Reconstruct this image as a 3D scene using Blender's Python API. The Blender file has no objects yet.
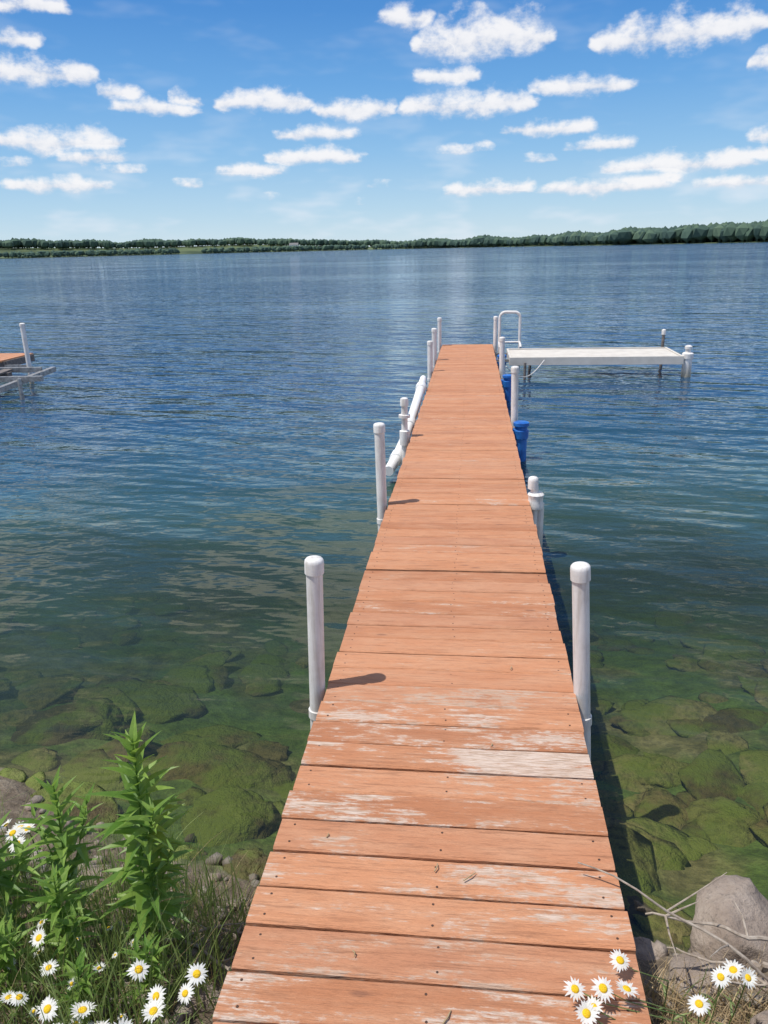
import bpy, bmesh, math, random
from mathutils import Vector, Matrix, noise, Euler
random.seed(7)
S=bpy.context.scene
U=random.uniform
# ---------------------------------------------------------------- helpers
def link(o):
    S.collection.objects.link(o); return o
def empty(name,loc=(0,0,0)):
    e=bpy.data.objects.new(name,None); e.location=loc; e.empty_display_size=.2
    return link(e)
def mesh_obj(name,verts,faces,mat=None,parent=None,smooth=False):
    m=bpy.data.meshes.new(name); m.from_pydata([tuple(v) for v in verts],[],faces); m.update()
    if mat: m.materials.append(mat)
    if smooth:
        m.polygons.foreach_set('use_smooth',[True]*len(m.polygons))
    o=link(bpy.data.objects.new(name,m))
    if parent: o.parent=parent
    return o
class MB:
    def __init__(s): s.v=[];s.f=[];s.mi=[];s.sm=[]
    def add(s,vs,fs,mi=0,sm=True):
        b=len(s.v); s.v+= [Vector(v) for v in vs]; s.f+=[[i+b for i in f] for f in fs]
        s.mi+=[mi]*len(fs); s.sm+=[sm]*len(fs)
    def box(s,c,d,rot=None,mi=0,bev=0.0):
        hx,hy,hz=d[0]/2,d[1]/2,d[2]/2
        if bev<=0:
            vs=[Vector((x*hx,y*hy,z*hz)) for z in(-1,1) for y in(-1,1) for x in(-1,1)]
            fs=[(0,2,3,1),(4,5,7,6),(0,1,5,4),(2,6,7,3),(0,4,6,2),(1,3,7,5)]
        else:
            b=min(bev,hx*.9,hy*.9,hz*.9); vs=[]
            prof=[(hy-b,-hz),(hy,-hz+b),(hy,hz-b),(hy-b,hz),(-hy+b,hz),(-hy,hz-b),(-hy,-hz+b),(-hy+b,-hz)]
            def ring(x,k):
                return [Vector((x,p[0]*(1-k*b/hy),p[1]*(1-k*b/hz))) for p in prof]
            vs=ring(-hx,1)+ring(-hx+b,0)+ring(hx-b,0)+ring(hx,1); fs=[]
            for r in range(3):
                for i in range(8):
                    j=(i+1)%8; fs.append((r*8+i,r*8+j,r*8+8+j,r*8+8+i))
            fs=[tuple(reversed(f)) for f in fs]
            fs.append(tuple(range(8))); fs.append(tuple(reversed(range(24,32))))
        if rot is not None:
            m=rot if isinstance(rot,Matrix) else Euler(rot).to_matrix()
            vs=[m@v for v in vs]
        s.add([v+Vector(c) for v in vs],fs,mi,False)
    def tube(s,pts,rad,n=12,mi=0,cap=True,sm=True):
        pts=[Vector(p) for p in pts]
        if not isinstance(rad,(list,tuple)): rad=[rad]*len(pts)
        ref=None; vs=[];fs=[]
        for i,p in enumerate(pts):
            t=(pts[min(i+1,len(pts)-1)]-pts[max(i-1,0)])
            if t.length<1e-9: t=Vector((0,0,1))
            t.normalize()
            if ref is None:
                ref=Vector((1,0,0)) if abs(t.x)<.8 else Vector((0,1,0))
            a=(ref-t*ref.dot(t)).normalized(); b=t.cross(a); ref=a
            for k in range(n):
                th=2*math.pi*k/n; vs.append(p+(a*math.cos(th)+b*math.sin(th))*rad[i])
        for i in range(len(pts)-1):
            for k in range(n):
                j=(k+1)%n; fs.append((i*n+k,i*n+j,i*n+n+j,i*n+n+k))
        if cap:
            fs.append(tuple(reversed(range(n)))); fs.append(tuple(range((len(pts)-1)*n,len(pts)*n)))
        s.add(vs,fs,mi,sm)
    def lathe(s,x,y,prof,n=20,mi=0):
        vs=[];fs=[]
        for r,z in prof:
            for k in range(n):
                th=2*math.pi*k/n; vs.append((x+r*math.cos(th),y+r*math.sin(th),z))
        for i in range(len(prof)-1):
            for k in range(n):
                j=(k+1)%n; fs.append((i*n+k,i*n+j,i*n+n+j,i*n+n+k))
        fs.append(tuple(reversed(range(n)))); fs.append(tuple(range((len(prof)-1)*n,len(prof)*n)))
        s.add(vs,fs,mi,True)
    def obj(s,name,mats,parent=None,autos=True):
        m=bpy.data.meshes.new(name); m.from_pydata([tuple(v) for v in s.v],[],s.f); m.update()
        for k in (mats if isinstance(mats,list) else [mats]): m.materials.append(k)
        m.polygons.foreach_set('material_index',s.mi); m.polygons.foreach_set('use_smooth',s.sm)
        if autos and any(s.sm):
            try: m.set_sharp_from_angle(angle=math.radians(42))
            except Exception: pass
        o=link(bpy.data.objects.new(name,m))
        if parent: o.parent=parent
        return o
# ---- node helpers
class NT:
    def __init__(s,nt): s.nt=nt; nt.nodes.clear()
    def n(s,typ,**k):
        nd=s.nt.nodes.new(typ)
        for a,b in k.items(): setattr(nd,a,b)
        return nd
    def l(s,a,b): s.nt.links.new(a,b)
    def set(s,sock,v):
        if isinstance(v,bpy.types.NodeSocket): s.l(v,sock)
        else: sock.default_value=v
    def math(s,op,a,b=0.0,c=None,clamp=False):
        nd=s.n('ShaderNodeMath',operation=op); nd.use_clamp=clamp
        s.set(nd.inputs[0],a); s.set(nd.inputs[1],b)
        if c is not None: s.set(nd.inputs[2],c)
        return nd.outputs[0]
    def vec(s,op,a,b=None,c=None):
        nd=s.n('ShaderNodeVectorMath',operation=op); s.set(nd.inputs[0],a)
        if b is not None: s.set(nd.inputs[1],b)
        if c is not None: s.set(nd.inputs[2],c)
        return nd.outputs['Value'] if op in('LENGTH','DOT_PRODUCT','DISTANCE') else nd.outputs[0]
    def mix(s,f,a,b,blend='MIX'):
        nd=s.n('ShaderNodeMix',data_type='RGBA',blend_type=blend)
        s.set(nd.inputs[0],f); s.set(nd.inputs[6],a); s.set(nd.inputs[7],b); return nd.outputs[2]
    def noise(s,v,scale,detail=4,rough=.55,dist=0.0,out=0,dim='3D'):
        nd=s.n('ShaderNodeTexNoise'); nd.noise_dimensions=dim; s.set(nd.inputs['Vector'],v); nd.inputs['Scale'].default_value=scale
        nd.inputs['Detail'].default_value=detail; nd.inputs['Roughness'].default_value=rough; nd.inputs['Distortion'].default_value=dist
        return nd.outputs[out]
    def ramp(s,f,stops,interp='LINEAR'):
        nd=s.n('ShaderNodeValToRGB'); s.set(nd.inputs[0],f); e=nd.color_ramp.elements; nd.color_ramp.interpolation=interp
        while len(e)<len(stops): e.new(.5)
        for k,(p,c) in enumerate(stops):
            e[k].position=p; e[k].color=c if len(c)==4 else (*c,1)
        return nd.outputs[0]
    def mr(s,v,a,b,c=0.0,d=1.0,interp='SMOOTHSTEP'):
        nd=s.n('ShaderNodeMapRange',interpolation_type=interp); s.set(nd.inputs[0],v)
        for i,x in enumerate((a,b,c,d)): s.set(nd.inputs[i+1],x)
        return nd.outputs[0]
    def pos(s): return s.n('ShaderNodeNewGeometry').outputs['Position']
    def bump(s,h,dist,strength=1.0,normal=None):
        nd=s.n('ShaderNodeBump'); s.set(nd.inputs['Height'],h); nd.inputs['Distance'].default_value=dist; s.set(nd.inputs['Strength'],strength)
        if normal is not None: s.l(normal,nd.inputs['Normal'])
        return nd.outputs[0]
    def princ(s,col,rough=.6,spec=.5,metal=0.0,normal=None):
        nd=s.n('ShaderNodeBsdfPrincipled'); s.set(nd.inputs['Base Color'],col); s.set(nd.inputs['Roughness'],rough)
        nd.inputs['Specular IOR Level'].default_value=spec; nd.inputs['Metallic'].default_value=metal
        if normal is not None: s.l(normal,nd.inputs['Normal'])
        return nd.outputs[0]
    def out(s,sh): o=s.n('ShaderNodeOutputMaterial'); s.l(sh,o.inputs[0])
def mat(name):
    m=bpy.data.materials.new(name); m.use_nodes=True; return m,NT(m.node_tree)
C4=lambda r,g,b:(r,g,b,1)
# ---------------------------------------------------------------- camera
cam=bpy.data.cameras.new('camera'); co=link(bpy.data.objects.new('camera',cam))
R=Matrix(((0.9941,-0.01314,0.10767),(0.10618,0.32102,-0.9411),(-0.02219,0.94698,0.32052)))
co.matrix_world=Matrix.Translation((0,0,2.36))@R.to_4x4()
cam.sensor_fit='HORIZONTAL'; cam.sensor_width=36; cam.lens=36*780/768; cam.clip_start=.05; cam.clip_end=20000
S.camera=co
S.view_settings.view_transform='Standard'
try: S.view_settings.look='None'
except Exception: pass
S.view_settings.exposure=0
# ---------------------------------------------------------------- sun
SUNV=Vector((-.25,-.10,.63)).normalized()
sl=bpy.data.lights.new('sun','SUN'); sl.energy=4.4; sl.angle=math.radians(.5); sl.color=(1,.955,.88)
so=link(bpy.data.objects.new('sun',sl)); so.rotation_euler=(-SUNV).to_track_quat('-Z','Y').to_euler(); so.location=(-5,-2,12)
# ---------------------------------------------------------------- sky + clouds
w=bpy.data.worlds.new('World'); S.world=w; w.use_nodes=True
T=NT(w.node_tree)
sky=T.n('ShaderNodeTexSky',sky_type='NISHITA'); sky.sun_disc=False
sky.sun_elevation=math.asin(SUNV.z); sky.sun_rotation=math.atan2(SUNV.x,SUNV.y)%(2*math.pi)
sky.altitude=200; sky.air_density=1.0; sky.dust_density=.3; sky.ozone_density=2.0
D=T.n('ShaderNodeTexCoord').outputs['Generated']
sx=T.n('ShaderNodeSeparateXYZ'); T.l(D,sx.inputs[0])
az=T.math('ARCTAN2',sx.outputs[0],sx.outputs[1]); el=T.math('ARCSINE',sx.outputs[2])
cb=T.n('ShaderNodeCombineXYZ'); T.l(az,cb.inputs[0]); T.l(el,cb.inputs[1]); P=cb.outputs[0]
skyg=T.ramp(T.math('MULTIPLY',el,1/1.5,clamp=True),[(0,(.64,.80,.90)),(.03,(.46,.69,.89)),(.07,(.27,.54,.86)),(.115,(.14,.40,.80)),(.165,(.068,.28,.70)),(.30,(.038,.17,.52)),(1,(.03,.12,.40))])
skyg=T.mix(1.0,skyg,C4(10,10,10),'MULTIPLY')
skyc=T.mix(.85,sky.outputs[0],skyg)
A0,A1=-.66,.46
clouds=[(.012,.212,.080,.026),(-.078,.236,.045,.011),(-.030,.180,.048,.010),(.219,.205,.098,.018),(.315,.173,.026,.014),
(-.481,.180,.070,.016),(-.476,.239,.050,.008),(-.49,.211,.038,.008),(-.402,.164,.034,.010),(-.360,.152,.066,.009),(-.322,.161,.030,.009),
(-.233,.158,.064,.013),(-.137,.148,.054,.012),(-.010,.150,.092,.016),(.112,.162,.072,.011),(.081,.123,.070,.009),(.154,.105,.052,.007),
(-.178,.126,.064,.008),(-.471,.115,.082,.014),(-.43,.102,.044,.008),(-.514,.095,.030,.005),(-.401,.090,.034,.005),(-.185,.100,.076,.010),
(-.261,.087,.054,.008),(-.472,.073,.074,.009),(-.336,.075,.028,.005),(-.104,.072,.024,.0045),(-.140,.052,.017,.0035),(.020,.062,.062,.009),
(.077,.094,.032,.005),(.150,.060,.086,.010),(.235,.079,.090,.012),(.325,.102,.038,.009),(-.234,.060,.022,.004),(.29,.059,.06,.007),
(-.015,.106,.040,.005),(.19,.066,.06,.007),(.30,.084,.06,.007),(-.60,.15,.04,.012),(-.62,.09,.03,.008),(.42,.19,.035,.014),(.42,.10,.035,.009)]
rows=[]
for c in sorted(clouds,key=lambda c:c[0]-c[2]):
    for r in rows:
        if r[-1][0]+r[-1][2]+.004<c[0]-c[2] and len(r)<6: r.append(c); break
    else: rows.append([c])
fn=T.noise(T.vec('MULTIPLY',P,(1,1.5,1)),34,6,.60,0,0,'2D')
fnw=T.noise(P,16,1,.5,0,0,'2D')
azw=T.math('ADD',az,T.math('MULTIPLY',T.math('SUBTRACT',fnw,.5),.04))
azn=T.math('MULTIPLY_ADD',azw,1/(A1-A0),-A0/(A1-A0),clamp=True)
elw=T.math('ADD',el,T.math('MULTIPLY',T.math('SUBTRACT',fnw,.5),T.math('MULTIPLY',T.math('MAXIMUM',el,.02),.05)))
HM=.035; field=None; vsh=None
for r in rows:
    st=[(0,(0,r[0][1]/.3,0))]
    for (a,e,hw,hh) in r:
        for u,k in ((-1,0),(-.75,.62),(-.1,1),(.6,.78),(1,0)):
            st.append(((a+u*hw-A0)/(A1-A0),(hh*k/HM,e/.3,0)))
    st=[(min(1,max(0,p_)),c_) for p_,c_ in st][:32]
    rc=T.ramp(azn,st); sc=T.n('ShaderNodeSeparateColor'); T.l(rc,sc.inputs[0])
    h=T.math('MULTIPLY_ADD',sc.outputs[0],HM,.0004)
    dv=T.math('DIVIDE',T.math('MULTIPLY_ADD',sc.outputs[1],-.3,elw),h)
    dd=T.math('MAXIMUM',T.math('SUBTRACT',dv,.1),T.math('MULTIPLY',dv,-1.5))
    f_=T.math('MINIMUM',T.math('SUBTRACT',1.0,dd),T.math('MULTIPLY_ADD',sc.outputs[0],12.0,-1.4))
    sh=T.math('MULTIPLY_ADD',dv,.6,T.math('MULTIPLY_ADD',T.math('MAXIMUM',dd,1.3),-3.0,3.9))
    field=f_ if field is None else T.math('MAXIMUM',field,f_)
    vsh=sh if vsh is None else T.math('MAXIMUM',vsh,sh)
dens=T.math('MULTIPLY_ADD',T.math('SUBTRACT',fn,.5),3.0,T.math('ADD',field,.35))
cm=T.mr(dens,-.1,1.35)
up_=T.math('MAXIMUM',T.mr(el,.27,.31),T.mr(T.math('ABSOLUTE',T.math('ADD',az,.1)),.55,.62))
zc=T.math('ADD',T.math('MAXIMUM',sx.outputs[2],0.0),.12)
cp=T.n('ShaderNodeCombineXYZ'); T.l(T.math('DIVIDE',sx.outputs[0],zc),cp.inputs[0]); T.l(T.math('DIVIDE',sx.outputs[1],zc),cp.inputs[1])
gn=T.noise(cp.outputs[0],1.9,3,.56,0,0,'2D')
cm2=T.math('MULTIPLY',T.mr(gn,.48,.60),up_)
cmm=T.math('MAXIMUM',cm,cm2)
wn=T.noise(T.vec('MULTIPLY',P,(1,3.2,1)),8,3,.6,0,0,'2D')
wis=T.math('MULTIPLY',T.mr(wn,.48,.8),T.mr(el,0.02,.16,.55,.14))
shade=T.mr(T.math('MULTIPLY_ADD',T.math('SUBTRACT',fn,.5),2.0,vsh),-.60,.45)
shade=T.math('MAXIMUM',shade,T.math('MULTIPLY',up_,.8))
ccol=T.mix(shade,C4(7.2,7.5,8.3),C4(9.6,9.5,9.6))
c1=T.mix(wis,skyc,C4(8.0,8.6,9.4))
c2=T.mix(T.math('MULTIPLY',cmm,.93),c1,ccol)
bg=T.n('ShaderNodeBackground'); T.l(c2,bg.inputs[0]); bg.inputs[1].default_value=.10
wo=T.n('ShaderNodeOutputWorld'); T.l(bg.outputs[0],wo.inputs[0])
try: w.cycles.sampling_method='MANUAL'; w.cycles.sample_map_resolution=256
except Exception: pass
# ---------------------------------------------------------------- terrain
def lerp_tab(t,a):
    if a<=t[0][0]: return t[0][1]
    for i in range(len(t)-1):
        if a<=t[i+1][0]:
            k=(a-t[i][0])/(t[i+1][0]-t[i][0]); return t[i][1]*(1-k)+t[i+1][1]*k
    return t[-1][1]
ELT=[(-.9,.020),(-.541,.0195),(-.4,.0165),(-.27,.016),(-.1,.0092),(.006,.0105),(.1,.0115),(.18,.016),(.33,.0195),(.9,.02)]
DT=[(-.9,1300),(-.54,1300),(-.1,1500),(.0,1300),(.1,1050),(.16,820),(.33,740),(.9,700)]
def sst(x): x=max(0,min(1,x)); return x*x*(3-2*x)
def shore_y(x):
    return 2.22+.42*max(0,-x-.55)**1.05+.22*max(0,x-.8)+.10*noise.noise(Vector((x*1.7,3.1,0)))
def gh(x,y):
    r=math.hypot(x,y)
    if y>0 and r>60:
        a=math.atan2(x,y); dd=lerp_tab(DT,a)+25*noise.noise(Vector((a*14,1,0)))
        top=2.4+lerp_tab(ELT,a)*(dd+120); hz=max(1.2,top-14)
        t=r-dd
        if t<0: return max(-3.5,-.05+t*.03)
        z=.6*sst(t/10)+hz*sst(t/220)+ (3*noise.noise(Vector((x*.004,y*.004,0))))*sst(t/300)
        if r>3000: z=z*max(0,1-(r-3000)/4000)
        return z
    ys=min(shore_y(x),40) if abs(x)<60 else 2+abs(x)*.35
    s=y-ys
    if s<0:
        t=-s
        z=.46*(1-math.exp(-t*1.25))
        z+=.05*noise.noise(Vector((x*2.2,y*2.2,0)))*min(1,t*2)+.02*noise.noise(Vector((x*8,y*8,2)))
        if -.75<x<.62: z=min(z,.40)
        return z
    z=-(.10*min(s,1)+.19*min(s,7)+.10*max(0,s-7)) if s<9 else -(.10+1.33+.2+.05*(s-9))
    z=max(z,-3.5)
    z+=.05*noise.noise(Vector((x*1.4,y*1.4,5)))*min(1,s*2)+.02*noise.noise(Vector((x*6,y*6,7)))
    return z
angs=[math.radians(-48+96*i/230) for i in range(231)]
rest=[math.radians(48+264*(i+1)/61) for i in range(60)]
angs+=rest
rings=[.25]
while rings[-1]<9000:
    r=rings[-1]
    k=1.022 if 1<r<9 else (1.05 if r<60 else (1.07 if r<600 else 1.018 if r<2000 else 1.2))
    rings.append(r*k)
gv=[(0,0,gh(0,0))]; gf=[]; NA=len(angs)
for r in rings:
    for a in angs:
        x=r*math.sin(a); y=r*math.cos(a); gv.append((x,y,gh(x,y)))
for k in range(NA): gf.append((0,1+(k+1)%NA,1+k))
for i in range(len(rings)-1):
    for k in range(NA):
        j=(k+1)%NA; b=1+i*NA; gf.append((b+k,b+j,b+NA+j,b+NA+k))
gm,G=mat('ground_soil_and_lakebed')
p=G.pos(); sp=G.n('ShaderNodeSeparateXYZ'); G.l(p,sp.inputs[0])
n1=G.noise(p,.9,4,.6); n2=G.noise(p,7,5,.7); n3=G.noise(p,45,3,.7)
soil=G.ramp(n2,[(.25,(.06,.045,.03)),(.5,(.16,.125,.09)),(.75,(.28,.24,.18))])
bed=G.ramp(n2,[(.25,(.045,.042,.022)),(.5,(.17,.155,.085)),(.72,(.34,.30,.18))])
alg=G.ramp(n2,[(.25,(.030,.055,.018)),(.7,(.16,.24,.070))])
bed=G.mix(G.mr(n1,.38,.54),bed,alg)
nf=G.noise(p,.006,3,.5)
field=G.ramp(nf,[(.38,(.035,.06,.028)),(.5,(.12,.16,.075)),(.62,(.07,.11,.045))])
near=G.mix(G.mr(sp.outputs[2],-.03,.05),bed,soil)
dist=G.vec('LENGTH',p)
col=G.mix(G.mr(dist,100,300),near,field)
nb=G.bump(n2,.06,.7)
G.out(G.princ(G.mix(G.mr(n3,.4,.7,0,.35),col,C4(.03,.028,.018)),.9,.2,0,nb))
mesh_obj('ground',gv,gf,gm,None,True)
# ---------------------------------------------------------------- water
wm,Wt=mat('lake_water')
p=Wt.pos(); sp=Wt.n('ShaderNodeSeparateXYZ'); Wt.l(p,sp.inputs[0])
dist=Wt.vec('LENGTH',p)
rot=Wt.n('ShaderNodeVectorRotate'); rot.rotation_type='Z_AXIS'; Wt.l(p,rot.inputs['Vector']); rot.inputs['Angle'].default_value=math.radians(14)
pr=rot.outputs[0]
m1=Wt.vec('MULTIPLY',pr,(.7,1.8,1)); m2=Wt.vec('MULTIPLY',p,(2.2,4.6,1)); m3=Wt.vec('MULTIPLY',pr,(.10,.36,1))
w1=Wt.noise(m1,1.0,2,.45,0,0,'2D'); w2=Wt.noise(m2,1.4,2,.5,0,0,'2D'); w3=Wt.noise(m3,1.0,1,.5,0,0,'2D')
patch=Wt.noise(Wt.vec('MULTIPLY',p,(.02,.05,1)),1.0,2,.6,0,0,'2D')
near=Wt.mr(dist,2.0,20,.18,1.0)
amp=Wt.math('MULTIPLY',near,Wt.mr(patch,.35,.65,.55,1.1))
b=Wt.bump(Wt.math('ADD',Wt.math('MULTIPLY',w3,.24),Wt.math('ADD',Wt.math('MULTIPLY',w1,.15),Wt.math('MULTIPLY',w2,.028))),1.0,amp)
fr=Wt.n('ShaderNodeFresnel'); fr.inputs[0].default_value=1.333; Wt.l(b,fr.inputs['Normal'])
gl=Wt.n('ShaderNodeBsdfAnisotropic'); gl.inputs['Roughness'].default_value=.035; Wt.l(b,gl.inputs['Normal']); gl.inputs['Color'].default_value=C4(1,1,1)
tr=Wt.n('ShaderNodeBsdfTransparent'); 
tn=Wt.noise(p,.45,2,.6,0,0,'2D')
yy=Wt.math('ADD',sp.outputs[1],Wt.math('MULTIPLY',Wt.math('SUBTRACT',tn,.5),3.0))
yy=Wt.math('ADD',yy,Wt.math('MULTIPLY',Wt.math('MINIMUM',Wt.math('ADD',sp.outputs[0],.6),0.0),-.30))
tint=Wt.mix(Wt.mr(yy,2.2,7.0),C4(.90,.91,.74),C4(.58,.74,.52)); Wt.l(tint,tr.inputs[0])
df=Wt.n('ShaderNodeBsdfDiffuse'); 
deep=Wt.ramp(Wt.mr(yy,2.5,14,0,1,'LINEAR'),[(0,(.042,.050,.020)),(.20,(.040,.060,.028)),(.40,(.036,.074,.054)),(.62,(.020,.060,.085)),(1,(.016,.058,.122))]); Wt.l(deep,df.inputs[0])
turb=Wt.mr(yy,2.0,9.0,.14,1.0,'SMOOTHSTEP')
ms=Wt.n('ShaderNodeMixShader'); Wt.l(turb,ms.inputs[0]); Wt.l(tr.outputs[0],ms.inputs[1]); Wt.l(df.outputs[0],ms.inputs[2])
ms2=Wt.n('ShaderNodeMixShader'); Wt.l(fr.outputs[0],ms2.inputs[0]); Wt.l(ms.outputs[0],ms2.inputs[1]); Wt.l(gl.outputs[0],ms2.inputs[2])
Wt.out(ms2.outputs[0])
mesh_obj('lake_water',[(-4000,1.0,0),(4000,1.0,0),(4000,3500,0),(-4000,3500,0)],[(0,1,2,3)],wm)
# ---------------------------------------------------------------- far forest
fm,Fm=mat('far_foliage')
ri=Fm.n('ShaderNodeNewGeometry').outputs['Random Per Island']
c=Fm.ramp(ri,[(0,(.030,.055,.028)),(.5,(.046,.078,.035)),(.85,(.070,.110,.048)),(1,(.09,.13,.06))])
c=Fm.mix(.12,c,C4(.20,.32,.42))  # bluish distance haze painted into the foliage colour
Fm.out(Fm.princ(c,.9,.1))
bm=bmesh.new(); bmesh.ops.create_icosphere(bm,subdivisions=2,radius=1); bm.verts.ensure_lookup_table()
icv=[v.co.copy() for v in bm.verts]; icf=[[v.index for v in f.verts] for f in bm.faces]; bm.free()
bm=bmesh.new(); bmesh.ops.create_icosphere(bm,subdivisions=1,radius=1); bm.verts.ensure_lookup_table()
ic1v=[v.co.copy() for v in bm.verts]; ic1f=[[v.index for v in f.verts] for f in bm.faces]; bm.free()
FB=MB()
def far_tree(x,y,z,h,wd):
    sd=U(0,99)
    FB.tube([(x,y,z-.5),(x,y,z+h*.5)],[.35,.2],5,0,False)
    vs=[]
    for v in ic1v:
        k=1+.45*noise.noise(v*1.7+Vector((sd,sd,0)))+U(-.1,.1)
        vs.append((x+v.x*wd*k,y+v.y*wd*k,z+h*.56+v.z*h*.44*k))
    FB.add(vs,ic1f,0,False)
for i in range(5200):
    a=U(-.75,.55); dd=lerp_tab(DT,a); top=2.4+lerp_tab(ELT,a)*(dd+120)
    left=a<-.08
    lay=random.random()
    if left:
        t=U(150,330) if lay<.62 else U(3,22)
        if lay>=.62:
            if noise.noise(Vector((a*22,4,0)))<-.15: continue
    else: t=U(3,110)
    d=dd+t+25*noise.noise(Vector((a*14,1,0)))
    x=d*math.sin(a); y=d*math.cos(a); z=gh(x,y)
    if left and lay>=.62: h=U(4,10)
    else:
        h=max(6,(top-z)*d/(dd+120))*(.86+.30*noise.noise(Vector((a*30,0,0)))+U(-.10,.10))
    far_tree(x,y,z,h,U(3.0,5.5)*(h/14+.3))
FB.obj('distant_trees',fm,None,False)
wmx,Wx=mat('white_paint'); 
Wx.out(Wx.princ(Wx.ramp(Wx.noise(Wx.pos(),3,3),[(.3,(.72,.72,.70)),(.7,(.82,.82,.80))]),.6))
rmx,Rx=mat('roof_grey'); Rx.out(Rx.princ(Rx.ramp(Rx.noise(Rx.pos(),2,3),[(.3,(.12,.12,.13)),(.7,(.2,.2,.2))]),.8))
a=-.215; d=1560; hx,hy=d*math.sin(a),d*math.cos(a); hz=gh(hx,hy)
hs_=empty('white_house',(hx,hy,hz))
B=MB(); B.box((0,0,2.6),(16,9,6.4)); 
o=B.obj('walls',wmx,hs_)
B=MB(); B.add([(-8.6,-5,5.6),(8.6,-5,5.6),(8.6,5,5.6),(-8.6,5,5.6),(-8.6,0,9.2),(8.6,0,9.2)],[(0,1,5,4),(2,3,4,5),(0,4,3),(1,2,5),(0,3,2,1)],0,False)
B.obj('roof',rmx,hs_)
dkx,Dx=mat('window_dark'); Dx.out(Dx.princ(C4(.03,.035,.04),.2))
B=MB()
for k in range(4): B.box((-6+k*4,-4.53,3.2),(1.4,.06,1.8))
B.obj('windows',dkx,hs_)
# ---------------------------------------------------------------- dock
wood,Wd=mat('weathered_painted_wood')
p=Wd.pos(); ri=Wd.n('ShaderNodeNewGeometry').outputs['Random Per Island']
at=Wd.n('ShaderNodeAttribute'); at.attribute_name='wear'; wear=at.outputs['Fac']
off=Wd.n('ShaderNodeCombineXYZ'); Wd.l(Wd.math('MULTIPLY',ri,37.0),off.inputs[0]); Wd.l(Wd.math('MULTIPLY',ri,11.0),off.inputs[1])
q=Wd.vec('ADD',p,off.outputs[0])
g1=Wd.noise(Wd.vec('MULTIPLY',q,(5,70,20)),1.0,5,.75,.3)
g2=Wd.noise(Wd.vec('MULTIPLY',q,(14,190,60)),1.0,3,.6)
g3=Wd.noise(Wd.vec('MULTIPLY',q,(3.2,13,4)),1.0,4,.65)
g4=Wd.noise(Wd.vec('MULTIPLY',q,(26,75,30)),1.0,4,.7)
blot=Wd.noise(p,2.3,4,.6)
paint=Wd.ramp(ri,[(0,(.41,.168,.080)),(.3,(.48,.208,.102)),(.6,(.54,.245,.125)),(.8,(.45,.196,.102)),(1,(.51,.245,.135))])
paint=Wd.mix(Wd.mr(g3,.35,.7,0,.45),paint,C4(.58,.33,.20))
paint=Wd.mix(Wd.mr(blot,.5,.75,0,.35),paint,C4(.36,.16,.09))
paint=Wd.mix(Wd.mr(g1,.32,.50,.55,0),paint,C4(.24,.105,.055))
s1=Wd.math('ADD',Wd.math('MULTIPLY',g1,.42),Wd.math('MULTIPLY',g3,.50))
s1=Wd.math('ADD',s1,Wd.math('MULTIPLY',blot,.22))
s1=Wd.math('ADD',s1,Wd.math('MULTIPLY',g4,.34))
thr=Wd.math('SUBTRACT',1.045,Wd.math('MULTIPLY',wear,.46))
wmk=Wd.mr(s1,thr,Wd.math('ADD',thr,.09))
bare=Wd.ramp(g2,[(.3,(.32,.23,.16)),(.48,(.53,.43,.35)),(.66,(.72,.65,.57))])
bare=Wd.mix(Wd.mr(ri,.35,.9,0,.6),bare,C4(.42,.28,.19))
c=Wd.mix(Wd.math('MULTIPLY',wmk,.78),paint,bare)
c=Wd.mix(Wd.mr(g2,.58,.75,0,.45),c,C4(.21,.095,.055))
kn=Wd.n('ShaderNodeTexVoronoi'); Wd.l(Wd.vec('MULTIPLY',q,(2.2,7,1)),kn.inputs['Vector']); kn.inputs['Scale'].default_value=1.0
c=Wd.mix(Wd.mr(kn.outputs['Distance'],.03,.085,.6,0),c,C4(.18,.08,.05))
hgt=Wd.math('ADD',g2,Wd.math('MULTIPLY',g1,1.2))
Wd.out(Wd.princ(c,.72,.3,0,Wd.bump(hgt,.005,.9)))
frame_m,Fr=mat('dock_frame_wood'); p=Fr.pos()
Fr.out(Fr.princ(Fr.ramp(Fr.noise(Fr.vec('MULTIPLY',p,(20,2,20)),1,5,.7),[(.3,(.14,.075,.045)),(.7,(.33,.16,.09))]),.8))
steel,St=mat('galvanised_steel'); p=St.pos()
St.out(St.princ(St.ramp(St.noise(p,14,5,.7),[(.3,(.16,.15,.14)),(.6,(.42,.42,.41)),(.8,(.55,.54,.52))]),.5,.5,.6))
grey,Gy=mat('weathered_grey_timber'); p=Gy.pos()
Gy.out(Gy.princ(Gy.ramp(Gy.noise(Gy.vec('MULTIPLY',p,(3,20,20)),1,5,.7),[(.3,(.07,.06,.055)),(.7,(.24,.21,.19))]),.85))
rust,Ru=mat('rusty_screw'); Ru.out(Ru.princ(C4(.09,.05,.035),.6,.4,.4))
def dz(y): return .55-.013*y
XL,XR=-.62,.47
dock=empty('wooden_dock',(0,0,0))
verts=[];faces=[];wearv=[]
SB=MB(); 
def wear_at(y):
    t=[(0,.50),(1.45,.50),(1.75,.57),(1.80,.66),(1.95,.66),(2.02,.50),(2.12,.54),(2.18,.64),(2.3,.76),(2.45,.78),(2.5,.84),(2.6,.74),(2.7,.64),(2.85,.60),(2.9,.80),(3.03,.74),(3.08,.42),(4.2,.44),(4.4,.38),(18,.34)]
    return lerp_tab(t,y)
tilt=math.atan(-.013)
sections=[(.05,4.38),(4.40,8.73),(8.75,13.06),(13.08,17.40)]
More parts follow.
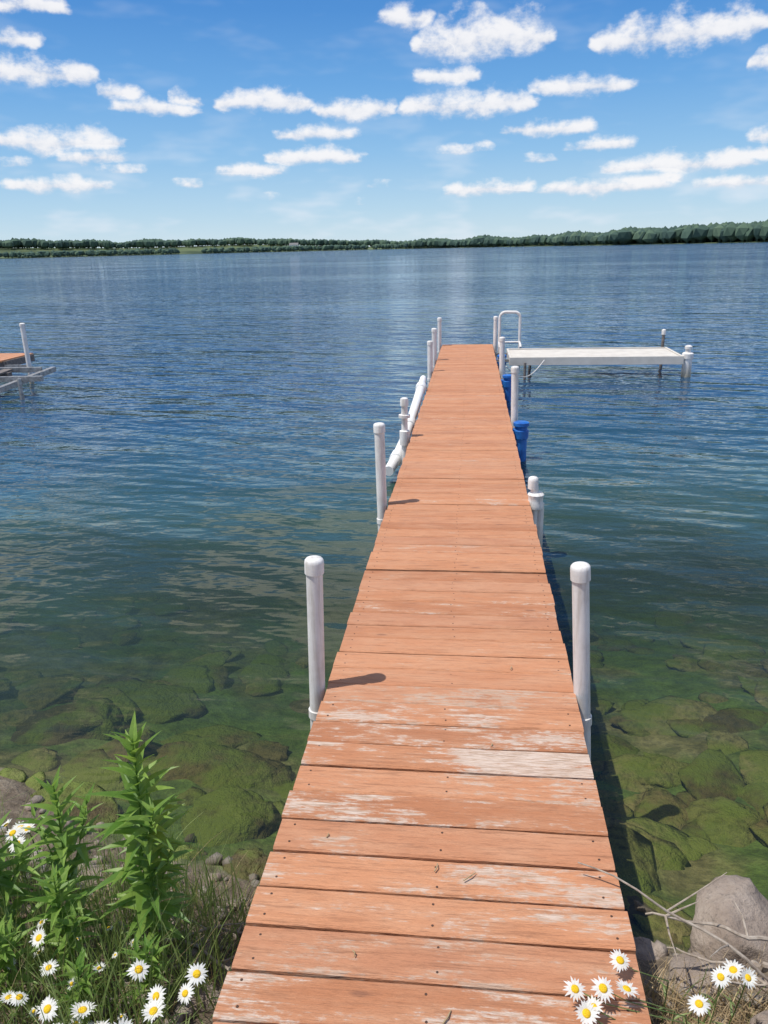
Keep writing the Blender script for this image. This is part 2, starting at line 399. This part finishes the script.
for (a,b) in sections:
    nb_=round((b-a)/(.148)); pit=(b-a)/nb_
    for i in range(nb_):
        yc=a+pit*(i+.5); wd=pit-U(.006,.014); th=.036
        l=XL+U(-.006,.006); r=XR+U(-.006,.006)
        NX=14; bv=.006
        hy=wd/2; hz=th/2
        prof=[(hy-bv,-hz),(hy,-hz+bv),(hy,hz-bv),(hy-bv*1.2,hz),(hy*.4,hz+.0005),(-hy*.4,hz+.0005),(-hy+bv*1.2,hz),(-hy,hz-bv),(-hy,-hz+bv),(-hy+bv,-hz)]
        n=len(prof); base=len(verts); rz=U(-.004,.004); rx=U(-.018,.018); bow=U(-.003,.003); cup=U(-.0012,.0022); dzb=U(-.003,.003); sd=U(0,99)
        wv=min(1,max(0,wear_at(yc)*U(.85,1.15)+( .18 if (random.random()<.15 and yc<11 and yc>3.1) else 0)))
        for k in range(NX+1):
            u=k/NX; x=l+(r-l)*u
            for j,(py,pz) in enumerate(prof):
                ee=.0025*noise.noise(Vector((x*5,sd,py*20)))
                yy_=yc+py+(ee if abs(py)>hy*.8 else 0)+bow*math.sin(u*3.14)+rz*(x)
                z=dz(yc)-hz+pz+py*rx+cup*(abs(py)/hy if pz>0 else 0)+dzb+.001*noise.noise(Vector((x*3,sd,1)))
                verts.append((x,yy_,z)); wearv.append(wv*(.8+.4*sst(.5+noise.noise(Vector((x*1.5,sd*3,0)))) + (.1 if x>0 and yc<3.1 else 0)))
        for k in range(NX):
            for j in range(n):
                jj=(j+1)%n; faces.append((base+k*n+jj,base+k*n+j,base+(k+1)*n+j,base+(k+1)*n+jj))
        faces.append(tuple(base+j for j in range(n))); faces.append(tuple(base+NX*n+j for j in reversed(range(n))))
        for sxp in (l+.05,(l+r)/2+U(-.01,.01),r-.05):
            for oy in(-.28,.28):
                X=sxp+U(-.006,.006); Y=yc+oy*wd; Z=dz(yc)+.0012+dzb+ (oy*wd)*rx
                SB.tube([(X,Y,Z-.006),(X,Y,Z)],[.0042,.0038],8,0,True,False)
bo=mesh_obj('deck_boards',verts,faces,wood,dock)
am=bo.data.attributes.new('wear','FLOAT','POINT'); am.data.foreach_set('value',wearv)
SB.obj('deck_screws',rust,dock)
FBm=MB(); HB=MB()
for (a,b) in sections:
    L=b-a-.02; yc=(a+b)/2
    for X in (XL+.03,XR-.03,(XL+XR)/2):
        FBm.box((X,yc,dz(yc)-.036-.076),(.038,L,.14),(tilt,0,0))
    for Y in (a+.04,b-.04,yc):
        for (x0,x1) in ((XL+.052,(XL+XR)/2-.022),((XL+XR)/2+.022,XR-.052)):
            FBm.box(((x0+x1)/2,Y,dz(Y)-.036-.078),(x1-x0,.038,.13))
for Y in (4.39,8.74,13.07):
    for X in (XL+.0075,XR-.0075):
        HB.box((X+(-.006 if X<0 else .006),Y,dz(Y)-.11),(.006,.22,.07))
FBm.obj('dock_frame',frame_m,dock); HB.obj('hinge_plates',steel,dock)
# ---------------------------------------------------------------- posts
pvc,Pv=mat('white_pvc'); p=Pv.pos(); sp=Pv.n('ShaderNodeSeparateXYZ'); Pv.l(p,sp.inputs[0])
st=Pv.noise(Pv.vec('MULTIPLY',p,(34,34,2.2)),1,5,.7); sn=Pv.noise(p,9,5,.6)
c=Pv.ramp(sn,[(.25,(.60,.575,.54)),(.5,(.74,.72,.70)),(.75,(.80,.79,.77))])
c=Pv.mix(Pv.mr(st,.44,.68,0,.65),c,C4(.46,.42,.37))
c=Pv.mix(Pv.mr(sp.outputs[2],-.02,.30,.8,0),c,C4(.22,.20,.12))
Pv.out(Pv.princ(c,.5,.35,0,Pv.bump(sn,.002,.4)))
blue,Bl=mat('blue_plastic'); p=Bl.pos(); 
Bl.out(Bl.princ(Bl.ramp(Bl.noise(p,12,4,.6),[(.3,(.012,.09,.36)),(.7,(.03,.20,.60))]),.4,.5))
def post(x,y,top,r=.042,clamp=True,capr=None,lean=(0,0)):
    gz=gh(x,y)-.25; e=empty('dock_post',(x,y,dz(y)-.11)); z0=dz(y)-.11; B=MB()
    B.lathe(0,0,[(r,gz-z0),(r,top-.05-z0)],24)
    B.obj('pipe',pvc,e)
    cr=(capr or r+.006); B=MB(); t=top-z0
    B.lathe(0,0,[(r+.001,t-.070),(cr,t-.068),(cr,t-.02),(cr*.96,t-.009),(cr*.82,t-.002),(cr*.5,t+.003),(cr*.1,t+.004)],24)
    B.obj('cap',pvc,e)
    if clamp:
        B=MB()
        B.lathe(0,0,[(r+.002,-.045),(r+.006,-.043),(r+.006,-.005),(r+.002,-.003)],20)
        edge=(XL+.011 if x<0 else XR-.011)-x
        B.box(((edge)/2,0,-.024),(abs(edge),.05,.035))
        B.obj('clamp_bracket',pvc,e)
    e.rotation_euler=(lean[0],lean[1],0)
    return e
post(-.665,3.0,1.13,.0355,lean=(0,.028))
post(.508,3.03,1.115,.0355,lean=(0,-.068))
post(-.668,5.72,1.115,.039,lean=(0,-.01))
post(.520,9.05,1.05,.041,lean=(0,-.02))
post(-.672,13.2,.88,.045)
post(-.672,14.7,.94,.045)
post(-.672,17.2,.92,.042)
post(.53,13.3,.92,.045,lean=(0,-.02))
post(.52,17.1,.94,.042)
e=empty('pipe_bracket',(.505,5.85,0)); B=MB(); z0=dz(5.85)
B.lathe(0,0,[(.030,-1.4),(.030,z0+.12)],20)
B.lathe(-.012,0,[(.031,z0+.10),(.040,z0+.102),(.040,z0+.165),(.037,z0+.185),(.026,z0+.195),(.005,z0+.198)],20)
B.lathe(0.012,0,[(.031,z0-.06),(.060,z0-.055),(.064,z0-.03),(.056,z0),(.058,z0+.03),(.064,z0+.055),(.050,z0+.07),(.031,z0+.072)],20)
B.lathe(.050,.015,[(.030,-1.4),(.030,z0-.02)],16)
B.obj('stub_pipe_and_collar',pvc,e)
e=empty('pipe_bracket',(-.69,8.15,0)); B=MB(); z0=dz(8.15)
B.lathe(0,0,[(.034,-1.9),(.034,z0+.34)],20)
B.lathe(0,0,[(.035,z0+.33),(.044,z0+.332),(.044,z0+.39),(.039,z0+.41),(.02,z0+.418)],20)
B.lathe(0,0,[(.035,z0+.20),(.062,z0+.205),(.062,z0+.235),(.035,z0+.24)],20)
B.lathe(0,0,[(.035,z0-.10),(.055,z0-.09),(.055,z0+.06),(.035,z0+.07)],20)
B.obj('stub_pipe_and_collar',pvc,e)
e=empty('dock_bumper_tube'); B=MB()
pts=[(-.70,11.7,.50),(-.705,11.2,.44),(-.72,10.4,.36),(-.74,9.5,.28),(-.76,8.8,.22),(-.79,8.3,.17),(-.84,7.85,.14)]
B.tube(pts,[.045,.060,.060,.058,.058,.062,.054],16)
for k in (1,3,5):
    a=Vector(pts[k]); t=(Vector(pts[k+1])-Vector(pts[k-1])).normalized()
    B.tube([a-t*.09,a-t*.085,a+t*.085,a+t*.09],[.058,.076,.076,.058],16)
B.obj('tube',wmx,e)
B=MB()
for Y,Z,X in ((11.2,.44,-.70),(9.5,.28,-.74)):
    B.box(((XL+X)/2+.0,Y,Z+.0),(abs(X-XL),.04,.03))
B.obj('mounts',steel,e)
for (x,y) in ((.585,8.85),(.60,12.6),(.60,15.3)):
    e=empty('blue_dock_bumper',(x,y,0)); B=MB(); z1=dz(y)+.02
    B.lathe(0,0,[(.05,-.35),(.066,-.33),(.070,z1-.20),(.085,z1-.19),(.088,z1-.10),(.070,z1-.09),(.070,z1-.055),(.090,z1-.045),(.090,z1-.01),(.07,z1)],20)
    B.box((-.08,0,z1-.12),(.08,.08,.08),bev=.006)
    B.obj('body',blue,e)
# ---------------------------------------------------------------- swim platform
plat=empty('swim_platform',(0,0,0))
alu,Al=mat('painted_aluminium_slats'); p=Al.pos()
Al.out(Al.princ(Al.ramp(Al.noise(p,5,5,.65),[(.3,(.54,.50,.44)),(.7,(.68,.64,.57))]),.6,.3))
B=MB(); X0,X1=.72,3.84; Y0,Y1=14.75,16.10; zt=.37
ns=9; pw=(Y1-Y0-.10)/ns
for i in range(ns):
    B.box(((X0+X1)/2,Y0+.05+pw*(i+.5),zt-.0125),(X1-X0-.09,pw-.012,.025),bev=.003)
B.obj('deck_slats',alu,plat)
B=MB()
for Y in (Y0+.02,Y1-.02): B.box(((X0+X1)/2,Y,zt-.055),(X1-X0,.04,.15),bev=.004)
for X in (X0+.02,X1-.02): B.box((X,(Y0+Y1)/2,zt-.055),(.04,Y1-Y0-.084,.149),bev=.004)
B.obj('side_frame',alu,plat)
B=MB()
for X in (X0+.6,X0+1.6,X0+2.6): B.box((X,(Y0+Y1)/2,zt-.07),(.05,Y1-Y0-.09,.06))
B.box((X0-.11,15.0,zt-.07),(.22,.06,.05)); B.box((X0-.11,15.9,zt-.07),(.22,.06,.05))
B.obj('cross_beams',steel,plat)
B=MB(); B.lathe(X1+.09,14.86,[(.085,-2.6),(.085,.33),(.10,.335),(.10,.42),(.08,.44),(.05,.445),(.05,.50),(.065,.505),(.065,.55),(.03,.57),(.005,.572)],22)
B.obj('corner_post',pvc,plat)
B=MB(); B.lathe(3.78,16.19,[(.030,-2.6),(.030,.70)],14); B.lathe(1.2,16.19,[(.028,-2.6),(.028,.34)],14); B.lathe(1.0,14.66,[(.024,-2.6),(.024,.30)],14)
B.obj('leg_pipes',grey,plat)
B=MB(); B.lathe(3.78,16.19,[(.031,.62),(.042,.625),(.042,.71),(.02,.725)],14); B.obj('leg_cap',pvc,plat)
lad=empty('swim_ladder',(.58,16.9,0))
B=MB(); 
def loop(yo,h):
    pts=[(0.02,yo,-.9),(0.02,yo,.3),(.02,yo,h-.12)]
    for k in range(1,7): 
        th=math.pi-k*math.pi/12; pts.append((.14+.12*math.cos(th),yo,h-.12+.12*math.sin(th)))
    for k in range(1,7):
        th=math.pi/2-k*math.pi/12; pts.append((.32+.12*math.cos(th),yo,h-.12+.12*math.sin(th)))
    pts+=[(.44,yo,.3),(.44,yo,-.9)]
    return pts
B.tube(loop(0,1.04),.030,12)
B.tube([(0.02,0,.42),(0.02,-.35,.40),(.02,-.42,.36)],.024,10); B.tube([(.44,0,.42),(.44,-.35,.40),(.44,-.42,.36)],.024,10)
for z in (.42,.14,-.14,-.42,-.7): B.tube([(.02,0,z),(.44,0,z)],.024,10)
B.obj('rails_and_rungs',pvc,lad)
B=MB(); pts=[]
for k in range(20):
    u=k/19; pts.append((.60+.75*u,13.4+1.32*u,.42-.24*math.sin(u*math.pi)-.08*u))
B.tube(pts,.009,8); B.obj('mooring_rope',pvc,None)
# ---------------------------------------------------------------- neighbour dock
nd=empty('neighbour_dock',(0,0,0))
B=MB()
for i in range(38):
    x=-9.10-.15*i; B.box((x,14.95,.46-.018),(.142,1.15,.034),rot=(0,U(-.01,.01),U(-.006,.006)))
vs=B.obj('deck_boards',wood,nd)
am=vs.data.attributes.new('wear','FLOAT','POINT'); am.data.foreach_set('value',[.6]*len(vs.data.vertices))
B=MB(); B.box((-11.9,14.42,.37),(5.8,.04,.13)); B.box((-11.9,15.48,.37),(5.8,.04,.13)); B.box((-9.00,14.95,.37),(.03,1.02,.13)); B.obj('frame',grey,nd)
B=MB()
for (x,y,t) in ((-8.50,14.40,1.16),(-11.6,14.34,1.1)):
    B.lathe(x,y,[(.045,-2.6),(.045,t-.06),(.054,t-.06),(.054,t-.015),(.03,t)],18)
B.obj('posts',pvc,nd)
B=MB(); B.box((-8.74,14.40,.34),(.5,.05,.06)); B.obj('post_arm',steel,nd)
lf=empty('boat_lift_frame',(0,0,0)); B=MB()
for (a,b) in (((-10.9,12.9,.30),(-7.55,13.15,.30)),((-10.9,13.6,.40),(-8.0,13.95,.34)),((-10.5,12.3,.12),(-8.1,12.6,.10)),((-7.95,12.4,.22),(-7.95,14.3,.30)),((-9.1,12.2,.20),(-9.1,14.3,.30))):
    a=Vector(a);b=Vector(b); m=(a+b)/2; d=b-a
    B.box(m,(d.length,.09,.09),d.to_track_quat('X','Z').to_matrix())
for (x,y) in ((-7.75,12.75),(-9.1,12.3),(-9.1,14.2)):
    B.tube([(x,y,-2.4),(x,y,.36)],.035,10)
B.obj('beams',steel,lf)
B=MB()
for k in range(6):
    B.box((-10.6+.42*k,13.28,.36),(.16,1.0,.03),rot=(0.02,0,.10))
B.box((-9.6,12.6,.24),(2.4,.14,.10),rot=(0,0,.05)); B.box((-9.7,13.5,.30),(2.6,.14,.10),rot=(0,0,.05))
B.obj('bunk_boards',grey,lf)
# ---------------------------------------------------------------- rocks
rk,Rk=mat('shore_granite'); p=Rk.pos(); ri=Rk.n('ShaderNodeNewGeometry').outputs['Random Per Island']
a1=Rk.noise(p,7,6,.65); a2=Rk.noise(p,60,4,.7); sp=Rk.n('ShaderNodeSeparateXYZ'); Rk.l(p,sp.inputs[0])
c=Rk.ramp(a1,[(.25,(.13,.11,.09)),(.5,(.27,.235,.20)),(.75,(.42,.38,.33))])
c=Rk.mix(Rk.mr(ri,.5,1,0,.5),c,C4(.32,.23,.18))
c=Rk.mix(Rk.mr(a2,.5,.72,0,.6),c,C4(.10,.09,.08))
c=Rk.mix(Rk.mr(sp.outputs[2],.0,.07,.75,0),c,C4(.06,.05,.03))
Rk.out(Rk.princ(c,.85,.25,0,Rk.bump(Rk.math('ADD',a1,Rk.math('MULTIPLY',a2,.25)),.03,.8)))
ur,Ur=mat('algae_covered_stone'); p=Ur.pos(); ri=Ur.n('ShaderNodeNewGeometry').outputs['Random Per Island']
a1=Ur.noise(p,2.2,4,.6); a2=Ur.noise(p,22,4,.7)
c=Ur.ramp(ri,[(0,(.09,.072,.038)),(.35,(.19,.155,.08)),(.7,(.31,.26,.15)),(1,(.15,.17,.055))])
c=Ur.mix(Ur.mr(a2,.40,.72,0,.75),c,C4(.045,.045,.022))
c=Ur.mix(Ur.mr(a1,.40,.55,0,.8),c,C4(.15,.20,.045))
Ur.out(Ur.princ(c,.9,.1,0,Ur.bump(a2,.04,.9)))
def rock(B,c,s,seed,vs_=icv,fs_=icf,amp=.28,sm=True):
    q=Euler((U(-.3,.3),U(-.3,.3),U(0,6.3))).to_matrix(); vs=[]
    for v in vs_:
        d=Vector((seed*3.1,seed*1.7,seed))
        k=1+amp*noise.noise(v*1.2+d)*1.6+.35*amp*noise.noise(v*3.3+d)
        w_=Vector((v.x*s[0]*k,v.y*s[1]*k,v.z*s[2]*k))
        vs.append(q@w_+Vector(c))
    B.add(vs,fs_,0,sm)
bm=bmesh.new(); bmesh.ops.create_icosphere(bm,subdivisions=4,radius=1); bm.verts.ensure_lookup_table()
ic4v=[v.co.copy() for v in bm.verts]; ic4f=[[v.index for v in f.verts] for f in bm.faces]; bm.free()
bm=bmesh.new(); bmesh.ops.create_icosphere(bm,subdivisions=3,radius=1); bm.verts.ensure_lookup_table()
ic3v=[v.co.copy() for v in bm.verts]; ic3f=[[v.index for v in f.verts] for f in bm.faces]; bm.free()
def flatcut(B,c,s,seed,V=None,Fc=None,rough=1.0):
    V=V or ic4v; Fc=Fc or ic4f
    rnd=random.Random(seed); pl=[]
    for k in range(11):
        n=Vector((rnd.uniform(-1,1),rnd.uniform(-1,1),rnd.uniform(-.6,1))).normalized(); pl.append((n,rnd.uniform(.62,.9)))
    q=Euler((rnd.uniform(-.15,.15),rnd.uniform(-.15,.15),rnd.uniform(0,6.3))).to_matrix(); vs=[]; d=Vector((seed,seed*.7,0))
    for v in V:
        p_=v.copy()
        for n,t in pl:
            m_=p_.dot(n)
            if m_>t: p_-=n*(m_-t)*.93
        p_*=1+(.10*noise.noise(v*2+d)+.05*noise.noise(v*6+d)+.02*noise.noise(v*15+d))*rough
        vs.append(q@Vector((p_.x*s[0],p_.y*s[1],p_.z*s[2]))+Vector(c))
    B.add(vs,Fc,0,True)
rocks=[(.96,2.20,.07,.22,.20,.18),(1.36,2.3,.08,.2,.2,.16),(.74,1.98,.10,.12,.09,.08),(.62,2.14,.02,.09,.08,.07),(.66,2.38,-.06,.11,.09,.07),
(-.98,1.98,.15,.10,.08,.08),(-.86,1.80,.22,.09,.08,.07),(-.76,1.98,.10,.08,.08,.06),(-.78,1.62,.27,.08,.07,.06),(-1.14,2.06,.12,.09,.09,.08),(-.72,1.78,.2,.06,.06,.05),
(-1.35,2.12,.14,.12,.1,.09),(-.95,1.66,.26,.06,.06,.05),(-1.6,2.35,.04,.12,.11,.07),(-.69,2.12,.03,.07,.09,.06),(-2.0,2.6,.00,.14,.12,.06),(1.9,2.5,.04,.2,.18,.14),(.86,1.66,.33,.07,.08,.05)]
for i,(x,y,z,a,b,c_) in enumerate(rocks):
    B=MB(); flatcut(B,(0,0,0),(a,b,c_),i*3+2); o=B.obj('shore_rock',rk,None,False); o.location=(x,y,z)
B=MB()
for i in range(420):
    x=U(-1.9,1.6); y=shore_y(x)-U(-.15,1.0)
    if -.60<x<.44 and y<2: continue
    s=U(.01,.035); rock(B,(x,y,gh(x,y)+s*.3),(s*U(.8,1.3),s,s*U(.6,.9)),i,ic1v,ic1f)
B.obj('shore_pebbles',rk,None,False)
B=MB()
for i in range(520):
    x=U(-4.5,4.5); y=shore_y(x)+abs(random.gauss(0,2.4))-.1
    if y>9: continue
    s=U(.03,.09) if random.random()<.5 else U(.10,.22)
    if x<-.6 and random.random()<.5: continue
    flatcut(B,(x,y,gh(x,y)+s*.02),(s*U(1.1,2.0),s*U(.9,1.3),s*U(.20,.32)),i+500,icv if s<.09 else ic3v,icf if s<.09 else ic3f,2.0)
for (x,y,s) in ((-1.02,2.72,.24),(-1.30,3.3,.34),(-.85,3.2,.13),(-1.8,2.95,.20),(-2.2,3.5,.28),(.9,3.3,.17),(1.25,3.1,.2),(-.88,2.42,.12),(-1.2,2.5,.11),(-1.9,4.0,.26),(1.1,3.7,.22),(1.6,3.5,.24)):
    flatcut(B,(x,y,gh(x,y)-.02),(s*1.25,s,s*.38),int(x*70+y*9),None,None,2.2)
B.obj('lakebed_stones',ur,None,False)
# ---------------------------------------------------------------- plants
def leafmat(name,c1,c2,tr=.35,rough=.45):
    m,L=mat(name); p=L.pos(); ri=L.n('ShaderNodeNewGeometry').outputs['Random Per Island']
    c=L.mix(ri,C4(*c1),C4(*c2)); c=L.mix(L.mr(L.noise(p,40,3),.3,.7,0,.3),c,C4(c1[0]*.5,c1[1]*.5,c1[2]*.5))
    a=L.princ(c,rough,.4); t=L.n('ShaderNodeBsdfTranslucent'); L.l(L.mix(.5,c,C4(c2[0]*1.5,c2[1]*1.5,c2[2])),t.inputs[0])
    ms=L.n('ShaderNodeMixShader'); ms.inputs[0].default_value=tr; L.l(a,ms.inputs[1]); L.l(t.outputs[0],ms.inputs[2]); L.out(ms.outputs[0]); return m
leaf=leafmat('leaf_green',(.10,.22,.035),(.29,.43,.09),.38)
grassm=leafmat('grass_green',(.11,.19,.045),(.32,.39,.14))
strawm=leafmat('dry_straw',(.32,.22,.11),(.56,.44,.27),.15,.7)
petal=leafmat('daisy_petal',(.74,.74,.71),(.82,.82,.80),.25,.6)
yel,Ye=mat('daisy_centre'); p=Ye.pos(); Ye.out(Ye.princ(Ye.ramp(Ye.noise(p,400,2),[(.3,(.62,.35,.01)),(.7,(.88,.60,.03))]),.8,.2,0,Ye.bump(Ye.noise(p,500,2),.002,1)))
def leafstrip(B,o,dirv,upv,L,wd,droop,mi=0,seg=6,fold=.25,fat=.4):
    d=dirv.normalized(); side=d.cross(upv).normalized(); n=side.cross(d).normalized()
    vs=[];fs=[]; p_=Vector(o); 
    for k in range(seg+1):
        u=k/seg
        wk=wd*math.sin(math.pi*min(1,(u**fat*.96+.03)))**.9 if u<1 else .0005
        wk=max(wk,.0006)
        vs+=[p_+side*wk*.5+n*wk*fold,p_.copy(),p_-side*wk*.5+n*wk*fold]
        d=(d-Vector((0,0,1))*droop/seg).normalized(); n=side.cross(d).normalized(); p_=p_+d*L/seg
    for k in range(seg):
        a=k*3; fs+=[(a,a+1,a+4,a+3),(a+1,a+2,a+5,a+4)]
    B.add(vs,fs,mi,True)
def leafy(x,y,h,lean,n=60,Lm=.12,name='leafy_plant',branches=2):
    z=gh(x,y)-.02; e=empty(name,(x,y,z)); B=MB(); 
    def stem(o,dv,h,n,Lm,r0):
        pts=[];p_=Vector(o);d=Vector(dv).normalized(); ns=14
        for k in range(ns+1):
            pts.append(p_.copy()); d=(d+Vector((U(-.03,.03),U(-.03,.03),.03))).normalized(); p_=p_+d*h/ns
        B.tube(pts,[r0*(1-.75*k/ns) for k in range(ns+1)],7,0)
        ph=U(0,6)
        for i in range(n):
            u=.12+.88*(i/n)**.85; f_=u*ns; k=min(ns-1,int(f_)); q=pts[k].lerp(pts[k+1],f_-k)
            ph+=2.4+U(-.3,.3); upness=.35+1.1*u**3
            dd=Vector((math.cos(ph),math.sin(ph),upness+U(-.15,.2)))
            L=Lm*(.65+.5*math.sin(min(1,u*1.15)*math.pi*.75))*U(.8,1.15)*(1-.45*u**5)
            leafstrip(B,q,dd,Vector((0,0,1)),L,L*U(.22,.30),U(.5,1.2)*(1-u*.5),1)
        return pts
    pts=stem((0,0,0),(lean[0],lean[1],1),h,n,Lm,.006)
    for b in range(branches):
        k=random.choice([5,6,7,8,9]); ph=U(0,6.3)
        stem(pts[k],(math.cos(ph)*.6,math.sin(ph)*.6,1),h*(1-k/14)*U(.6,.8),int(n*.35),Lm*.75,.0035)
    B.obj('stem_and_leaves',[leaf,leaf],e); return e
leafy(-.97,1.80,.82,(.0,.02),68,.145,branches=1)
leafy(-.93,1.74,.50,(.05,.02),40,.115,branches=1)
leafy(-1.22,1.80,.64,(-.02,.0),48,.12)
leafy(-1.36,1.74,.55,(-.1,.05),42,.12)
leafy(-1.16,1.64,.42,(.0,.05),34,.10)
leafy(-1.46,1.62,.45,(-.05,.05),36,.11)
leafy(-1.62,1.9,.45,(-.05,.05),36,.12)
leafy(-.90,1.58,.26,(.1,.05),20,.08)
leafy(-1.28,1.55,.30,(.0,.05),26,.09)
leafy(-1.05,1.50,.24,(.0,.05),22,.08)
def blades(name,m,n,area,hr,wr,droopr,lean=.5):
    B=MB()
    for i in range(n):
        x,y=area()
        z=gh(x,y)-.01; ph=U(0,6.3); l=U(0,lean)
        leafstrip(B,(x,y,z),Vector((math.cos(ph)*l,math.sin(ph)*l,1)),Vector((math.sin(ph),math.cos(ph),.1)),U(*hr),U(*wr),U(*droopr),0,5,.15,.3)
    return B.obj(name,m,None,False)
def areaL():
    while True:
        x=U(-2.1,-.70); y=U(1.15,2.15)
        if y<shore_y(x)-.25 and noise.noise(Vector((x*3,y*3,9)))>-.3+ (x+1.0)*.6: return x,y
def areaR():
    while True:
        x=U(.54,1.6); y=U(1.2,2.0)
        if y<shore_y(x)-.32: return x,y
blades('grass',grassm,3000,areaL,(.12,.42),(.003,.0065),(.3,1.4))
blades('dry_grass',strawm,5500,areaR,(.06,.24),(.003,.0055),(.3,2.2),1.3)
blades('dry_grass',strawm,900,areaL,(.08,.34),(.002,.004),(.3,1.6),.9)
blades('grass',grassm,320,areaR,(.06,.2),(.003,.005),(.3,1.4),.7)
def daisy(B,x,y,z,rad=.024,tilt=None,gz=None):
    g=gz if gz is not None else gh(x,y)
    t=Vector((U(-.5,.5),U(-.75,.25),1)).normalized() if tilt is None else Vector(tilt).normalized()
    o=Vector((x,y,z)); ft=Vector((x+U(-.08,.08),y+U(-.02,.12),g-.02))
    mid=(o*.5+ft*.5)+Vector((U(-.02,.02),U(-.02,.02),0)); pts=[]
    for k in range(9):
        u=k/8; pts.append(ft*(1-u)**2+mid*2*u*(1-u)+(o-t*.003)*u*u)
    B.tube(pts,.0018,6,0)
    for k in (2,3,4,5):
        ph=U(0,6.3); leafstrip(B,pts[k],Vector((math.cos(ph),math.sin(ph),.8)),Vector((0,0,1)),U(.03,.06),.007,.6,0,4)
    a=t.orthogonal().normalized(); b=t.cross(a); n=random.randint(17,22); cupd=U(-.25,.45)
    for k in range(n):
        th=2*math.pi*k/n+U(-.08,.08); d=a*math.cos(th)+b*math.sin(th)
        leafstrip(B,o+d*rad*.28,d+t*(cupd+U(-.08,.12)),t,rad*U(.60,.86),rad*.27,U(0,.45),1,4,.05,.55)
    vs=[];fs=[];R_=rad*.36
    for i,(rr,hh) in enumerate(((1,0),(.92,.22),(.7,.38),(.4,.46),(.05,.47))):
        for k in range(12):
            th=k*math.pi/6; vs.append(o+(a*math.cos(th)+b*math.sin(th))*R_*rr+t*(R_*hh))
    for i in range(4):
        for k in range(12):
            j=(k+1)%12; fs.append((i*12+k,i*12+j,i*12+12+j,i*12+12+k))
    fs.append(tuple(range(48,60))); B.add(vs,fs,2,True)
B=MB()
Ld=[(-1.11,1.49),(-1.04,1.36),(-.90,1.35),(-.79,1.44),(-.72,1.46),(-.77,1.38),(-1.18,1.41),(-1.15,1.41),(-1.48,1.95),(-1.18,1.57),(-1.52,1.98),(-1.45,1.92),(-.86,1.50),(-.70,1.50),(-.96,1.38),(-1.25,1.35),(-1.3,1.45),(-1.4,1.5),(-1.5,1.7),(-.84,1.34),(-1.5,2.02),(-1.56,1.95),(-1.0,1.33),(-1.46,2.0)]
for i,(x,y) in enumerate(Ld): daisy(B,x,y,.55+U(-.04,.02),U(.024,.033))
for i in range(24):
    x,y=U(-1.5,-.78),U(1.35,1.75); daisy(B,x,y,gh(x,y)+U(.08,.2),U(.010,.020))
B.obj('daisies',[grassm,petal,yel],None,False)
B=MB()
for (x,y) in [(.41,1.61),(.28,1.50),(.35,1.51),(.41,1.52),(.65,1.57),(.72,1.58),(.58,1.50),(.32,1.47),(.69,1.60),(.30,1.44)]:
    g=gh(max(x,.60),y); zz=.58+U(-.01,.02)
    B0=len(B.v); daisy(B,x,y,zz,U(.024,.032),None,g)
    for v in B.v[B0:]:
        if v.z<zz-.03 and x<.5:
            k=min(1,(zz-.03-v.z)/.06); v.x=v.x*(1-k)+(.54+(v.x-x))*k
B.obj('daisies',[grassm,petal,yel],None,False)
tw,Tw=mat('dry_branch'); p=Tw.pos(); Tw.out(Tw.princ(Tw.ramp(Tw.noise(p,30,4,.7),[(.3,(.20,.15,.11)),(.7,(.46,.40,.33))]),.85))
def branch(a,b,r,sag=.02,subs=3):
    a=Vector(a);b=Vector(b); B=MB(); pts=[]; n=12; sd=U(0,50)
    for k in range(n+1):
        u=k/n; q=a.lerp(b,u)+Vector((noise.noise(Vector((u*4,sd,0))),noise.noise(Vector((u*4,sd,5))),noise.noise(Vector((u*4,sd,9)))))*.035; q.z+=sag*math.sin(u*math.pi); pts.append(q)
    B.tube(pts,[r*(1-.65*k/n) for k in range(n+1)],7)
    for s in range(subs):
        k=random.randint(3,n-2); d=Vector((U(-1,1),U(-1,1),U(-.1,.6))).normalized(); L=(b-a).length*U(.15,.35)
        B.tube([pts[k],pts[k]+d*L*.5+Vector((0,0,.01)),pts[k]+d*L+Vector((U(-.02,.02),U(-.02,.02),0))],[r*.5,r*.35,r*.15],6)
    return B.obj('dry_branch',tw,None)
branch((.95,1.75,.34),(.36,1.95,.585),.006,.02,2)
branch((1.0,1.90,.34),(.56,1.95,.40),.008,.02,3)
branch((.9,1.75,.36),(.60,1.90,.34),.006,.03,4)
branch((.85,1.85,.34),(.95,1.68,.46),.012,.03,1)
branch((1.2,1.80,.38),(.70,1.72,.40),.006,.03,4)
branch((-1.05,1.75,.32),(-.66,1.95,.22),.007,.03,4)
branch((-.70,1.75,.28),(-1.2,2.0,.26),.006,.02,3)
branch((-.62,1.9,.2),(-1.0,1.62,.33),.005,.02,3)
B=MB()
for (x,y,an,L) in ((.0,1.90,1.2,.05),(-.09,1.93,.5,.035),(-.05,1.42,.9,.05),(-.45,2.05,.3,.02),(.2,3.2,.5,.03),(-.3,1.62,2.4,.02),(.1,2.6,.2,.015)):
    z=dz(y)+.006; d=Vector((math.sin(an)*.4,math.cos(an),0)).normalized()*L
    B.tube([(x,y,z),(x+d.x*.5+.004,y+d.y*.5,z+.004),(x+d.x,y+d.y,z)],[.0022,.0024,.0014],6)
B.obj('dry_twig',strawm,None)
